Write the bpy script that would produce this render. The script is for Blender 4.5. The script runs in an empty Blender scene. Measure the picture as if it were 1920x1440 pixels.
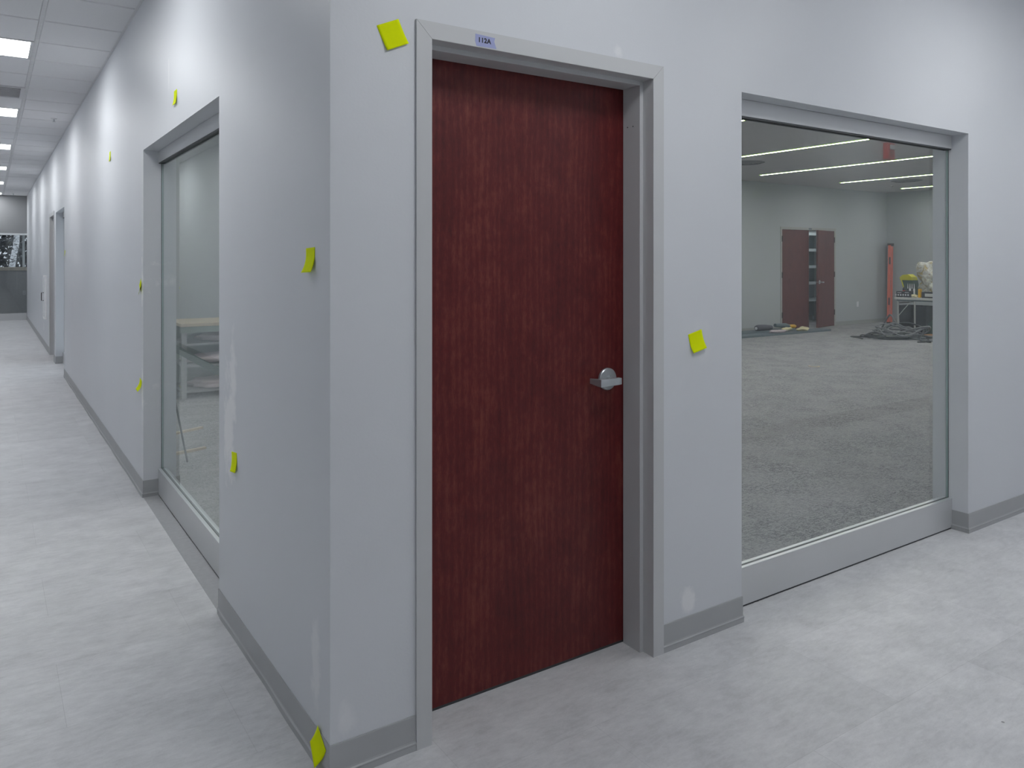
import bpy, bmesh, math, random
from mathutils import Vector, Matrix
R = math.radians
random.seed(7)

# ------------------------------------------------------------------ scene, camera, world, exposure
scn = bpy.context.scene
scn.view_settings.view_transform = 'Standard'
scn.view_settings.look = 'None'
scn.view_settings.gamma = 1.0
scn.view_settings.use_curve_mapping = False
scn.view_settings.exposure = 0.06
scn.cycles.max_bounces = 12
scn.cycles.diffuse_bounces = 6
scn.cycles.glossy_bounces = 4
scn.cycles.transparent_max_bounces = 16
scn.cycles.sample_clamp_indirect = 6.0
scn.cycles.use_denoising = True

cd = bpy.data.cameras.new('camera')
cam = bpy.data.objects.new('camera', cd)
scn.collection.objects.link(cam)
scn.camera = cam
cam.location = (-0.794, -2.089, 1.463)
cam.rotation_euler = (R(90), 0, -math.atan2(0.559, 0.829))
cd.sensor_width = 36.0
cd.lens = 1456.0 / 1920 * 36.0
cd.shift_y = -231.0 / 1920
cd.clip_start = 0.05
cd.clip_end = 200

world = bpy.data.worlds.new('world')
scn.world = world
world.use_nodes = True
world.node_tree.nodes['Background'].inputs['Color'].default_value = (0.62, 0.68, 0.75, 1)
world.node_tree.nodes['Background'].inputs['Strength'].default_value = 1.1

HALL_W = 15.6          # emission of the hallway light panels
STRIP_W = 54.0         # emission of the linear strips in the big room
CEIL = 3.07
CEIL_R = 3.09

# ------------------------------------------------------------------ materials
MATS = {}
def new_mat(name, color=(0.5, 0.5, 0.5), rough=0.5, metal=0.0, spec=0.5, emit=None, strength=0):
    m = bpy.data.materials.new(name)
    m.use_nodes = True
    b = m.node_tree.nodes['Principled BSDF']
    b.inputs['Base Color'].default_value = (*color, 1)
    b.inputs['Roughness'].default_value = rough
    b.inputs['Metallic'].default_value = metal
    b.inputs['Specular IOR Level'].default_value = spec
    if emit:
        b.inputs['Emission Color'].default_value = (*emit, 1)
        b.inputs['Emission Strength'].default_value = strength
    MATS[name] = m
    return m

def N(m, t, **kw):
    n = m.node_tree.nodes.new(t)
    for k, v in kw.items():
        setattr(n, k, v)
    return n

def L(m, a, b):
    m.node_tree.links.new(a, b)

def setup(m):
    return m.node_tree.nodes['Principled BSDF'], N(m, 'ShaderNodeNewGeometry').outputs['Position']

def mapping(m, vec, scale=(1, 1, 1), loc=(0, 0, 0), rot=(0, 0, 0)):
    mp = N(m, 'ShaderNodeMapping')
    mp.inputs['Scale'].default_value = scale
    mp.inputs['Location'].default_value = loc
    mp.inputs['Rotation'].default_value = rot
    L(m, vec, mp.inputs['Vector'])
    return mp.outputs['Vector']

def noise(m, vec, scale, detail=3, rough=0.5, dist=0.0):
    n = N(m, 'ShaderNodeTexNoise')
    n.inputs['Scale'].default_value = scale
    n.inputs['Detail'].default_value = detail
    n.inputs['Roughness'].default_value = rough
    n.inputs['Distortion'].default_value = dist
    L(m, vec, n.inputs['Vector'])
    return n.outputs['Fac']

def ramp(m, fac, stops):
    r = N(m, 'ShaderNodeValToRGB')
    e = r.color_ramp.elements
    while len(e) < len(stops):
        e.new(0.5)
    for el, (p, c) in zip(e, stops):
        el.position = p
        el.color = (*c, 1) if len(c) == 3 else c
    L(m, fac, r.inputs['Fac'])
    return r.outputs['Color']

def mixc(m, fac, a, b, mode='MIX'):
    x = N(m, 'ShaderNodeMix', data_type='RGBA', blend_type=mode)
    for s, v in ((x.inputs[0], fac), (x.inputs[6], a), (x.inputs[7], b)):
        if hasattr(v, 'node'):
            L(m, v, s)
        elif isinstance(v, (int, float)):
            s.default_value = v
        else:
            s.default_value = (*v, 1)
    return x.outputs[2]

def mathn(m, op, a, b=None, clamp=False):
    x = N(m, 'ShaderNodeMath', operation=op, use_clamp=clamp)
    for s, v in zip(x.inputs, (a, b)):
        if v is None:
            continue
        if hasattr(v, 'node'):
            L(m, v, s)
        else:
            s.default_value = v
    return x.outputs[0]

def bump(m, height, strength=0.1, dist=0.01):
    b = N(m, 'ShaderNodeBump')
    b.inputs['Strength'].default_value = strength
    b.inputs['Distance'].default_value = dist
    L(m, height, b.inputs['Height'])
    return b.outputs['Normal']

def wall_paint(name, color, rough, patches=()):
    m = new_mat(name, color, rough)
    b, pos = setup(m)
    v = noise(m, pos, 1.3, 3)
    col = mixc(m, v, tuple(c * 0.97 for c in color), tuple(min(1, c * 1.03) for c in color))
    # spackle and touch-up spots: their own paler, flatter compound on the wall
    for (px, py, pz, rx, ry, rz, amt) in patches:
        w = mapping(m, pos, scale=(1 / rx, 1 / ry, 1 / rz), loc=(-px / rx, -py / ry, -pz / rz))
        ln = N(m, 'ShaderNodeVectorMath', operation='LENGTH')
        L(m, w, ln.inputs[0])
        nz = noise(m, pos, 11, 4, 0.6)
        d = mathn(m, 'ADD', ln.outputs['Value'], mathn(m, 'MULTIPLY', mathn(m, 'SUBTRACT', nz, 0.5), 2.4))
        f = ramp(m, d, [(0.45, (amt,) * 3), (0.95, (0, 0, 0))])
        col = mixc(m, f, col, (0.82, 0.82, 0.83))
    L(m, col, b.inputs['Base Color'])
    peel = noise(m, pos, 120, 2)
    wav = noise(m, pos, 5, 2)
    h = mathn(m, 'ADD', peel, mathn(m, 'MULTIPLY', wav, 2.0))
    L(m, bump(m, h, 0.10, 0.002), b.inputs['Normal'])
    # rolled paint: the nap runs sideways, so gloss spreads up and down
    b.inputs['Anisotropic'].default_value = 0.85
    b.inputs['Specular IOR Level'].default_value = 0.24
    tg = N(m, 'ShaderNodeCombineXYZ'); tg.inputs[2].default_value = 1.0
    L(m, tg.outputs[0], b.inputs['Tangent'])
    return m

hall_paint = wall_paint('hall_paint', (0.655, 0.672, 0.70), 0.42, [
    (0, 1.10, 0.80, .5, 0.10, 0.26, 0.95), (0, 1.04, 1.0, .5, 0.06, 0.18, 0.8), (0, 3.205, 1.33, .5, 0.045, 0.16, 1.0),
    (0, 3.2, 0.66, .5, 0.03, 0.2, 0.95), (1.436, 0, 0.158, 0.055, .5, 0.055, 0.8), (0.0, 0.12, 0.30, .5, 0.05, 0.16, 0.6),
    (1.07, 0, 2.21, 0.03, .5, 0.03, 0.5), (0.05, 0, 0.17, .03, .5, .08, .35), (0, 2.35, 2.45, .5, .012, .1, .6),
    (1.50, 0, 1.16, 0.07, .5, 0.12, 0.12), (0, 13.6, 0.32, .5, .12, .1, .7)])
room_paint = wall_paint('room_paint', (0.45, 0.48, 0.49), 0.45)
end_paint = wall_paint('end_paint', (0.24, 0.245, 0.255), 0.5)

def plain(name, color, rough=0.5, metal=0, spec=0.5, nscale=20, amt=0.08, bmp=0.0):
    m = new_mat(name, color, rough, metal, spec)
    b, pos = setup(m)
    v = noise(m, pos, nscale, 3)
    L(m, mixc(m, v, tuple(max(0, c * (1 - amt)) for c in color), tuple(min(1, c * (1 + amt)) for c in color)), b.inputs['Base Color'])
    if bmp:
        L(m, bump(m, v, bmp, 0.004), b.inputs['Normal'])
    return m

frame_grey = plain('frame_grey', (0.55, 0.558, 0.565), 0.38, nscale=6, amt=0.03)
base_grey = plain('base_grey', (0.40, 0.408, 0.415), 0.42, nscale=8, amt=0.05, bmp=0.05)
room_base_mat = plain('room_base', (0.36, 0.37, 0.36), 0.5)
ceiling_tile = plain('ceiling_tile', (0.82, 0.82, 0.83), 0.85, nscale=150, amt=0.04, bmp=0.1)
tee_metal = plain('tee_metal', (0.72, 0.72, 0.73), 0.5)
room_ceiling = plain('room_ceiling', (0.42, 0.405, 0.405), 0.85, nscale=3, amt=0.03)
aluminium = plain('aluminium', (0.62, 0.63, 0.64), 0.36, metal=0.35, nscale=5, amt=0.03)
bright_alu = plain('bright_alu', (0.74, 0.77, 0.78), 0.3, metal=0.7, nscale=5, amt=0.03)
gasket = plain('gasket', (0.05, 0.055, 0.06), 0.5)
note_mat = plain('note_paper', (0.76, 0.87, 0.001), 0.8, spec=0.12, nscale=40, amt=0.03)
steel = plain('satin_steel', (0.50, 0.53, 0.55), 0.35, metal=0.6, nscale=60, amt=0.04)
tape_mat = plain('tape_blue', (0.33, 0.36, 0.60), 0.6, nscale=60, amt=0.06)
ink = plain('ink', (0.01, 0.01, 0.02), 0.5)
white_plastic = plain('white_plastic', (0.72, 0.73, 0.74), 0.4)
dark_plastic = plain('dark_plastic', (0.018, 0.019, 0.022), 0.45)
hinge_dark = plain('hinge_dark', (0.05, 0.035, 0.035), 0.4, metal=0.6)
red_plastic = plain('red_plastic', (0.85, 0.02, 0.02), 0.35)
orange_fibre = plain('orange_fibreglass', (0.60, 0.13, 0.085), 0.45)
cord_grey = plain('cord_grey', (0.20, 0.21, 0.22), 0.5)
cord_dark = plain('cord_dark', (0.05, 0.055, 0.06), 0.5)
yellow = plain('yellow', (0.75, 0.42, 0.01), 0.45)
lime = plain('lime_yellow', (0.50, 0.48, 0.01), 0.5)
dark_green = plain('dark_green', (0.045, 0.085, 0.07), 0.6)
canvas_dark = plain('canvas_dark', (0.10, 0.10, 0.125), 0.8, bmp=0.4)
cream_cloth = plain('cream_cloth', (0.72, 0.66, 0.42), 0.8, bmp=0.5)
pink_cloth = plain('pale_cloth', (0.62, 0.54, 0.56), 0.85, bmp=0.5)
blue_grey = plain('blue_grey', (0.13, 0.17, 0.19), 0.6, bmp=0.3)
wood_pale = plain('pale_wood', (0.55, 0.47, 0.33), 0.55, nscale=30, amt=0.15)
sill_wood = plain('sill_wood', (0.85, 0.78, 0.66), 0.5)
cab_white = plain('cabinet_white', (0.93, 0.93, 0.93), 0.4)
cardboard = plain('cardboard', (0.50, 0.27, 0.13), 0.8)
table_grey = plain('table_grey', (0.58, 0.59, 0.56), 0.5)
rack_white = plain('rack_white', (0.66, 0.74, 0.76), 0.5)
concrete = plain('concrete', (0.3, 0.3, 0.3), 0.9)
bag_film = new_mat('bag_film', (0.6, 0.6, 0.5), 0.25)
_b, _p = setup(bag_film)
_n = noise(bag_film, _p, 9, 4, .6, 1.0)
L(bag_film, ramp(bag_film, _n, [(0.36, (.46, .36, .14)), (0.48, (.52, .53, .50)), (0.62, (.72, .72, .62))]), _b.inputs['Base Color'])
L(bag_film, bump(bag_film, _n, 1.0, .03), _b.inputs['Normal'])
vent_grey = plain('vent_grey', (0.16, 0.16, 0.165), 0.6)
dark_panel = plain('dark_panel', (0.55, 0.56, 0.57), 0.4)

# wood of the dark door: vertical grain, pores, cathedral figure and veneer leaves
def door_wood(name, c0, c1, c2, rough=0.34, seams=()):
    m = new_mat(name, c1, rough)
    b, pos = setup(m)
    v = mapping(m, pos, scale=(1.0, 1.0, 0.20))
    fine = noise(m, v, 170, 4, 0.7)
    big = noise(m, mapping(m, pos, scale=(1, 1, 0.45)), 6, 5, 0.6, 0.6)
    blotch = noise(m, mapping(m, pos, scale=(1, 1, 0.7)), 24, 5, 0.7)
    wv = N(m, 'ShaderNodeTexWave', wave_type='BANDS', bands_direction='X')
    wv.inputs['Scale'].default_value = 11
    wv.inputs['Distortion'].default_value = 9
    wv.inputs['Detail'].default_value = 3
    wv.inputs['Detail Scale'].default_value = 0.9
    L(m, mapping(m, pos, scale=(1.0, 1.0, 0.14)), wv.inputs['Vector'])
    s = mathn(m, 'ADD', mathn(m, 'MULTIPLY', fine, 0.30), mathn(m, 'MULTIPLY', big, 0.32))
    s = mathn(m, 'ADD', s, mathn(m, 'MULTIPLY', blotch, 0.31))
    s = mathn(m, 'ADD', s, mathn(m, 'MULTIPLY', wv.outputs['Fac'], 0.07))
    if seams:
        sx = N(m, 'ShaderNodeSeparateXYZ')
        L(m, pos, sx.inputs[0])
        for (x, amt) in seams:
            step = mathn(m, 'GREATER_THAN', sx.outputs[0], x)
            s = mathn(m, 'ADD', s, mathn(m, 'MULTIPLY', step, amt))
    col = ramp(m, s, [(0.34, c0), (0.50, c1), (0.68, c2)])
    L(m, col, b.inputs['Base Color'])
    L(m, mathn(m, 'ADD', mathn(m, 'MULTIPLY', fine, 0.2), rough - 0.1), b.inputs['Roughness'])
    b.inputs['Specular IOR Level'].default_value = 0.4
    L(m, bump(m, fine, 0.12, 0.0015), b.inputs['Normal'])
    return m
mahogany = door_wood('mahogany', (0.058, 0.0035, 0.0050), (0.110, 0.0105, 0.0110), (0.190, 0.042, 0.030), 0.42,
                     seams=((0.63, -0.012), (0.76, 0.014), (1.06, -0.022)))
mahogany_far = door_wood('mahogany_far', (0.07, 0.018, 0.016), (0.125, 0.034, 0.030), (0.16, 0.05, 0.042), 0.5)

# hallway floor: large concrete-look vinyl tiles
def floor_mat():
    m = new_mat('vinyl_floor', (0.4, 0.4, 0.4), 0.42)
    b, pos = setup(m)
    br = N(m, 'ShaderNodeTexBrick')
    br.offset = 0.5
    br.inputs['Color1'].default_value = (0.62, 0.622, 0.632, 1)
    br.inputs['Color2'].default_value = (0.675, 0.677, 0.688, 1)
    br.inputs['Mortar'].default_value = (0.52, 0.52, 0.53, 1)
    br.inputs['Mortar Size'].default_value = 0.0008
    br.inputs['Mortar Smooth'].default_value = 0.2
    br.inputs['Scale'].default_value = 1
    br.inputs['Brick Width'].default_value = 0.92
    br.inputs['Row Height'].default_value = 0.46
    L(m, mapping(m, pos, loc=(0.13, 0.21, 0)), br.inputs['Vector'])
    cloud = noise(m, mapping(m, pos, scale=(0.8, 1.2, 1)), 6.0, 8, 0.72, 0.2)
    streak = noise(m, mapping(m, pos, scale=(0.45, 1.5, 1), rot=(0, 0, 0.12)), 34, 6, 0.75, 0.4)
    fine = noise(m, pos, 160, 3, 0.7)
    t = mathn(m, 'ADD', mathn(m, 'MULTIPLY', cloud, 0.5), mathn(m, 'MULTIPLY', streak, 0.38))
    t = mathn(m, 'ADD', t, mathn(m, 'MULTIPLY', fine, 0.12))
    c = ramp(m, t, [(0.36, (0.78, 0.78, 0.785)), (0.50, (0.97, 0.97, 0.975)), (0.62, (1.12, 1.12, 1.12))])
    col = mixc(m, 1.0, br.outputs['Color'], c, 'MULTIPLY')
    # small scuffs and specks of dirt
    vo = N(m, 'ShaderNodeTexVoronoi')
    vo.inputs['Scale'].default_value = 2.3
    L(m, pos, vo.inputs['Vector'])
    sp = mathn(m, 'LESS_THAN', vo.outputs['Distance'], 0.011)
    col = mixc(m, mathn(m, 'MULTIPLY', sp, 0.7), col, (0.12, 0.12, 0.12))
    L(m, col, b.inputs['Base Color'])
    L(m, mathn(m, 'ADD', mathn(m, 'MULTIPLY', streak, 0.25), 0.30), b.inputs['Roughness'])
    L(m, bump(m, t, 0.15, 0.003), b.inputs['Normal'])
    return m
vinyl = floor_mat()
recess_strip = plain('recess_strip', (0.50, 0.502, 0.51), 0.45, nscale=40, amt=0.12)

def carpet_mat():
    m = new_mat('carpet', (0.2, 0.2, 0.2), 0.95, spec=0.1)
    b, pos = setup(m)
    # broken dark strokes across a mid grey pile, in squares turned against each other
    a1 = noise(m, mapping(m, pos, scale=(1, 4, 1)), 21, 4, 0.6, 1.0)
    a2 = noise(m, mapping(m, pos, scale=(4, 1, 1), loc=(3, 5, 0)), 19, 4, 0.6, 1.0)
    fine = noise(m, pos, 260, 3, 0.8)
    cloud = noise(m, pos, 0.9, 3)
    l1 = ramp(m, a1, [(0.0, (1, 1, 1)), (0.41, (1, 1, 1)), (0.47, (0.22, 0.24, 0.26)), (0.51, (1, 1, 1)), (1, (1.05, 1.05, 1.05))])
    l2 = ramp(m, a2, [(0.0, (1, 1, 1)), (0.41, (1, 1, 1)), (0.46, (0.34, 0.36, 0.38)), (0.49, (1, 1, 1)), (1, (1.0, 1.0, 1.0))])
    base = mixc(m, cloud, (0.37, 0.38, 0.383), (0.46, 0.455, 0.46))
    pm = ramp(m, noise(m, pos, 3.0, 3), [(0.40, (0.55,) * 3), (0.62, (1, 1, 1))])
    c = mixc(m, pm, base, l1, 'MULTIPLY')
    c = mixc(m, pm, c, l2, 'MULTIPLY')
    c = mixc(m, 1.0, c, ramp(m, fine, [(0.3, (0.72, 0.72, 0.72)), (0.7, (1.22, 1.22, 1.22))]), 'MULTIPLY')
    L(m, c, b.inputs['Base Color'])
    L(m, bump(m, fine, 0.5, 0.006), b.inputs['Normal'])
    return m
carpet = carpet_mat()

def glass_mat():
    m = bpy.data.materials.new('window_glass')
    m.use_nodes = True
    nt = m.node_tree
    nt.nodes.remove(nt.nodes['Principled BSDF'])
    out = nt.nodes['Material Output']
    tr = N(m, 'ShaderNodeBsdfTransparent')
    tr.inputs['Color'].default_value = (0.975, 0.982, 0.985, 1)
    gl = N(m, 'ShaderNodeBsdfGlossy')
    gl.inputs['Roughness'].default_value = 0.0
    gl.inputs['Color'].default_value = (0.93, 1.0, 0.98, 1)
    fr = N(m, 'ShaderNodeFresnel')
    fr.inputs['IOR'].default_value = 1.82
    g = N(m, 'ShaderNodeNewGeometry')
    f = mathn(m, 'MULTIPLY', fr.outputs[0], mathn(m, 'SUBTRACT', 1.0, g.outputs['Backfacing']))
    mx = N(m, 'ShaderNodeMixShader')
    L(m, f, mx.inputs[0]); L(m, tr.outputs[0], mx.inputs[1]); L(m, gl.outputs[0], mx.inputs[2])
    L(m, mx.outputs[0], out.inputs['Surface'])
    return m
glass = glass_mat()
glass_edge = new_mat('glass_edge', (0.30, 0.42, 0.40), 0.2)

panel_emit = new_mat('panel_diffuser', (0.9, 0.9, 0.9), 0.5, emit=(0.965, 0.985, 1.0), strength=HALL_W)
strip_emit = new_mat('strip_diffuser', (0.9, 0.9, 0.9), 0.5, emit=(1.0, 0.985, 0.99), strength=STRIP_W)

fringe_glow = new_mat('fringe_glow', (0.5, 0.7, 0.1), 0.5, emit=(0.42, 0.85, 0.05), strength=1.6)  # lime glow added along the strips to imitate colour fringing

# ------------------------------------------------------------------ mesh helpers
class MB:
    def __init__(self):
        self.bm = bmesh.new()
    def box(self, x0, x1, y0, y1, z0, z1, M=None, bev=0):
        xs = sorted((x0, x1)); ys = sorted((y0, y1)); zs = sorted((z0, z1))
        vs = [self.bm.verts.new((x, y, z)) for z in zs for y in ys for x in xs]
        fs = []
        for idx in ((0, 2, 3, 1), (4, 5, 7, 6), (0, 1, 5, 4), (2, 6, 7, 3), (0, 4, 6, 2), (1, 3, 7, 5)):
            fs.append(self.bm.faces.new([vs[i] for i in idx]))
        if bev:
            es = list({e for f in fs for e in f.edges})
            r = bmesh.ops.bevel(self.bm, geom=es, offset=bev, segments=2, affect='EDGES', profile=0.5)
            vs = list({v for f in r['faces'] for v in f.verts} | {v for v in vs if v.is_valid})
        if M is not None:
            bmesh.ops.transform(self.bm, matrix=M, verts=[v for v in vs if v.is_valid])
        return self
    def prism(self, pts, a, b, axis='z'):
        def mk(p, h):
            if axis == 'z': return (p[0], p[1], h)
            if axis == 'y': return (p[0], h, p[1])
            return (h, p[0], p[1])
        A = [self.bm.verts.new(mk(p, a)) for p in pts]
        B = [self.bm.verts.new(mk(p, b)) for p in pts]
        n = len(pts)
        self.bm.faces.new(A[::-1]); self.bm.faces.new(B)
        for i in range(n):
            self.bm.faces.new((A[i], A[(i + 1) % n], B[(i + 1) % n], B[i]))
        return self
    def rings(self, rings, closed=True, cap=True):
        vr = [[self.bm.verts.new(p) for p in r] for r in rings]
        n = len(vr[0])
        for a, b in zip(vr, vr[1:]):
            for i in range(n if closed else n - 1):
                self.bm.faces.new((a[i], a[(i + 1) % n], b[(i + 1) % n], b[i]))
        if cap and closed:
            self.bm.faces.new(vr[0][::-1]); self.bm.faces.new(vr[-1])
        return self
    def tube(self, pts, r, n=8, cap=True):
        pts = [Vector(p) for p in pts]
        rs = r if isinstance(r, (list, tuple)) else [r] * len(pts)
        out = []
        up = None
        for i, p in enumerate(pts):
            t = (pts[min(i + 1, len(pts) - 1)] - pts[max(i - 1, 0)])
            if t.length < 1e-9: t = Vector((0, 0, 1))
            t.normalize()
            if up is None:
                up = Vector((0, 0, 1)) if abs(t.z) < 0.9 else Vector((1, 0, 0))
            u = t.cross(up)
            if u.length < 1e-6: u = t.cross(Vector((0, 1, 0)))
            u.normalize(); v = u.cross(t); v.normalize(); up = v
            out.append([p + (u * math.cos(2 * math.pi * k / n) + v * math.sin(2 * math.pi * k / n)) * rs[i] for k in range(n)])
        return self.rings(out, True, cap)
    def lathe(self, prof, c, axis='z', n=32, cap=True):
        c = Vector(c); out = []
        for (r, h) in prof:
            ring = []
            for k in range(n):
                a = 2 * math.pi * k / n
                x, y = r * math.cos(a), r * math.sin(a)
                if axis == 'z': q = Vector((x, y, h))
                elif axis == 'y': q = Vector((x, h, y))
                else: q = Vector((h, x, y))
                ring.append(c + q)
            out.append(ring)
        return self.rings(out, True, cap)
    def build(self, name, mat, parent=None, smooth=False, loc=None):
        bmesh.ops.recalc_face_normals(self.bm, faces=self.bm.faces)
        me = bpy.data.meshes.new(name)
        self.bm.to_mesh(me); self.bm.free()
        me.materials.append(mat)
        if smooth:
            for p in me.polygons: p.use_smooth = True
        o = bpy.data.objects.new(name, me)
        scn.collection.objects.link(o)
        if parent is not None: o.parent = parent
        if loc is not None: o.location = loc
        if smooth:
            m = o.modifiers.new('edges', 'EDGE_SPLIT'); m.split_angle = R(40)
        return o

def tag(o, label=None, cat=None, group=None, kind=None):
    if label: o['label'] = label
    if cat: o['category'] = cat
    if group: o['group'] = group
    if kind: o['kind'] = kind
    return o
def empty(name, loc=(0, 0, 0), rz=0):
    o = bpy.data.objects.new(name, None)
    scn.collection.objects.link(o)
    o.location = loc; o.rotation_euler = (0, 0, rz); o.empty_display_size = 0.1
    return o
def struct(o):
    o['kind'] = 'structure'; return o
def copy_tree(o, parent=None):
    c = o.copy(); scn.collection.objects.link(c)
    if parent is not None: c.parent = parent
    for ch in o.children: copy_tree(ch, c)
    return c
def bez(p0, p1, p2, p3, n=12):
    p0, p1, p2, p3 = map(Vector, (p0, p1, p2, p3))
    return [(p0 * (1 - t) ** 3 + p1 * 3 * t * (1 - t) ** 2 + p2 * 3 * t * t * (1 - t) + p3 * t ** 3) for t in [i / n for i in range(n + 1)]]

# ------------------------------------------------------------------ geometry of the place
T = 0.19                       # wall thickness
W1 = (1.262, 3.165)            # window beside the corner, on the hallway wall (along y)
W3 = (9.2, 10.68)              # next window opening down the hallway
D2 = (11.005, 11.92)           # clear opening of the next door down the hallway
W2 = (1.737, 3.572)            # window right of the door (along x)
DX = (0.3185, 1.2385)          # clear opening of the main door (along x)
DZ = 2.1335
FW = 0.0525                    # face width of the door frames
WZ = 2.147                     # window head height
HW = -1.62                     # opposite wall of the hallway
HS = -1.83                     # opposite wall of the cross hallway
YE = 20.62                     # end wall of the hallway
RX, RY = 17.12, 8.35           # far walls of the big room
XE = 10.2                      # east end of the cross hallway

# ------ walls
b = MB()
b.box(0, T, 0, W1[0], 0, CEIL_R + .1)
b.box(0, T, W1[0], W1[1], WZ, CEIL_R + .1)
b.box(0, T, W1[1], W3[0], 0, CEIL_R + .1)
b.box(0, T, W3[0], W3[1], WZ, CEIL_R + .1)
b.box(0, T, W3[1], D2[0] - .035, 0, CEIL_R + .1)
b.box(0, T, D2[0] - .035, D2[1] + .035, DZ + .035, CEIL_R + .1)
b.box(0, T, D2[1] + .035, YE, 0, CEIL_R + .1)
struct(b.build('wall_left', hall_paint))
b = MB()
b.box(T, DX[0] - .035, 0, T, 0, CEIL_R + .1)
b.box(DX[0] - .035, DX[1] + .035, 0, T, DZ + .035, CEIL_R + .1)
b.box(DX[1] + .035, W2[0], 0, T, 0, CEIL_R + .1)
b.box(W2[0], W2[1], 0, T, WZ, CEIL_R + .1)
b.box(W2[1], RX + .2, 0, T, 0, CEIL_R + .1)
struct(b.build('wall_right', hall_paint))
struct(MB().box(HW - .15, HW, -7, YE + 3, 0, CEIL_R + .1).build('wall_opposite', hall_paint))
struct(MB().box(0, XE, HS - .15, HS, 0, CEIL_R + .1).box(0, .15, -7, HS - .15, 0, CEIL_R + .1).build('wall_near', hall_paint))
struct(MB().box(XE, XE + .15, HS - .15, 0, 0, CEIL_R + .1).build('wall_east', hall_paint))
struct(MB().box(HW, 0, -7.15, -7, 0, CEIL_R + .1).build('wall_south', hall_paint))
# end wall: solid above the glazed opening
struct(MB().box(HW, .0, YE, YE + .15, WZ, CEIL_R + .1).build('wall_end', end_paint))
# big room: far wall with the double-door opening, side wall
DD = (13.14, 14.99)
b = MB()
b.box(T, DD[0] - .03, RY, RY + T, 0, CEIL_R + .1)
b.box(DD[0] - .03, DD[1] + .03, RY, RY + T, DZ + .03, CEIL_R + .1)
b.box(DD[1] + .03, RX + .2, RY, RY + T, 0, CEIL_R + .1)
struct(b.build('wall_far', room_paint))
struct(MB().box(RX, RX + .2, T, RY, 0, CEIL_R + .1).build('wall_side', room_paint))
# closet behind the double door
b = MB()
b.box(12.6, 12.7, RY + T, 10.3, 0, 2.75).box(16.2, 16.3, RY + T, 10.3, 0, 2.75)
b.box(12.6, 16.3, 10.3, 10.4, 0, 2.75).box(12.6, 16.3, RY + T, 10.4, 2.75, 2.85)
struct(b.build('wall_closet', room_paint))

# ------ floors
struct(MB().box(HW - .15, XE + .15, -7.15, 0.085, -.1, 0).box(HW - .15, 0.085, 0.085, YE + .1, -.1, 0)
       .box(DX[0] - .03, DX[1] + .03, .085, T - .02, -.1, 0).build('floor', vinyl))
struct(MB().box(0.0, .084, W1[0] + .001, W1[1] - .001, 0.0002, .0012).build('floor', recess_strip))  # thin darker strip over the floor inside the left window opening
struct(MB().box(0.085, DX[0] - .03, .085, T - .02, -.1, 0).box(DX[1] + .03, RX + .2, .085, T - .02, -.1, 0)
       .box(.085, RX + .2, T - .02, RY + T, -.1, 0).box(12.6, 16.3, RY + T, 10.4, -.1, 0).build('floor', carpet))
# ------ big room ceiling (drywall)
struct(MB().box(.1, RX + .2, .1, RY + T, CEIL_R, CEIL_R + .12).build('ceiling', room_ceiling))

# ------ hallway ceiling: lay-in grid with bevelled tiles
LY0 = 4.585
STEP = 0.61
light_ys = [LY0 + 3.05 * k for k in (-3, -1, 0, 1, 2, 3, 4, 5)]
light_xs = [.505 + 2.44 * k for k in range(0, 4)]
LXE = -0.50          # edge of the panels on the hallway side
slot = []            # openings for light panels (x0, y0)
for y in light_ys: slot.append((LXE - STEP, y))
for x in light_xs: slot.append((x, -1.45))
VENT = (LXE - STEP, LY0 + 3 * STEP)
def near(a, b): return abs(a[0] - b[0]) < .05 and abs(a[1] - b[1]) < .05
def tile(b, x0, x1, y0, y1):
    g = .011
    if x1 - x0 < .05 or y1 - y0 < .05: return
    x0 += g; x1 -= g; y0 += g; y1 -= g
    z = CEIL
    e = .006
    lo = [(x0 + e, y0 + e, z), (x1 - e, y0 + e, z), (x1 - e, y1 - e, z), (x0 + e, y1 - e, z)]
    hi = [(x0, y0, z + .009), (x1, y0, z + .009), (x1, y1, z + .009), (x0, y1, z + .009)]
    b.rings([lo, hi])
tiles = MB(); grid = MB()
ys = [LY0 + STEP * k for k in range(-20, 28)]
cols = [(HW, LXE - STEP), (LXE - STEP, LXE), (LXE, 0.0)]
for (xa, xb) in cols:
    for y0 in ys:
        y1 = min(y0 + STEP, YE)
        if y0 < -7: continue
        if near((xa, y0), VENT): continue
        if any(near((xa, y0), s) for s in slot): continue
        tile(tiles, xa, xb, y0, y1)
for k in range(-1, 18):
    for (ya, yb) in ((HS, -1.45), (-1.45, -.84), (-.84, -.23), (-.23, 0)):
        x0 = 0.505 + STEP * k; x0 = max(x0, 0.0) if k == -1 else x0
        x1 = 0.505 + STEP * (k + 1)
        if x0 > XE - .1: continue
        x1 = min(x1, XE)
        if any(near((x0, ya), s) for s in slot): continue
        tile(tiles, x0, x1, ya, yb)
struct(tiles.build('ceiling', ceiling_tile))
for y in ys:
    grid.box(HW, 0, y - .007, y + .007, CEIL + .004, CEIL + .012)
for x in (LXE - STEP, LXE):
    grid.box(x - .012, x + .012, -7, YE, CEIL + .003, CEIL + .012)
grid.box(-.022, 0, -7, YE, CEIL + .001, CEIL + .012).box(HW, HW + .022, -7, YE, CEIL + .001, CEIL + .012)
for k in range(0, 17):
    grid.box(.505 + STEP * k - .007, .505 + STEP * k + .007, HS, 0, CEIL + .004, CEIL + .012)
for y in (-1.45, -.84, -.23): grid.box(0, XE, y - .012, y + .012, CEIL + .003, CEIL + .012)
grid.box(0, XE, -.022, 0, CEIL + .001, CEIL + .012)
struct(grid.build('ceiling', tee_metal))
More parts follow.
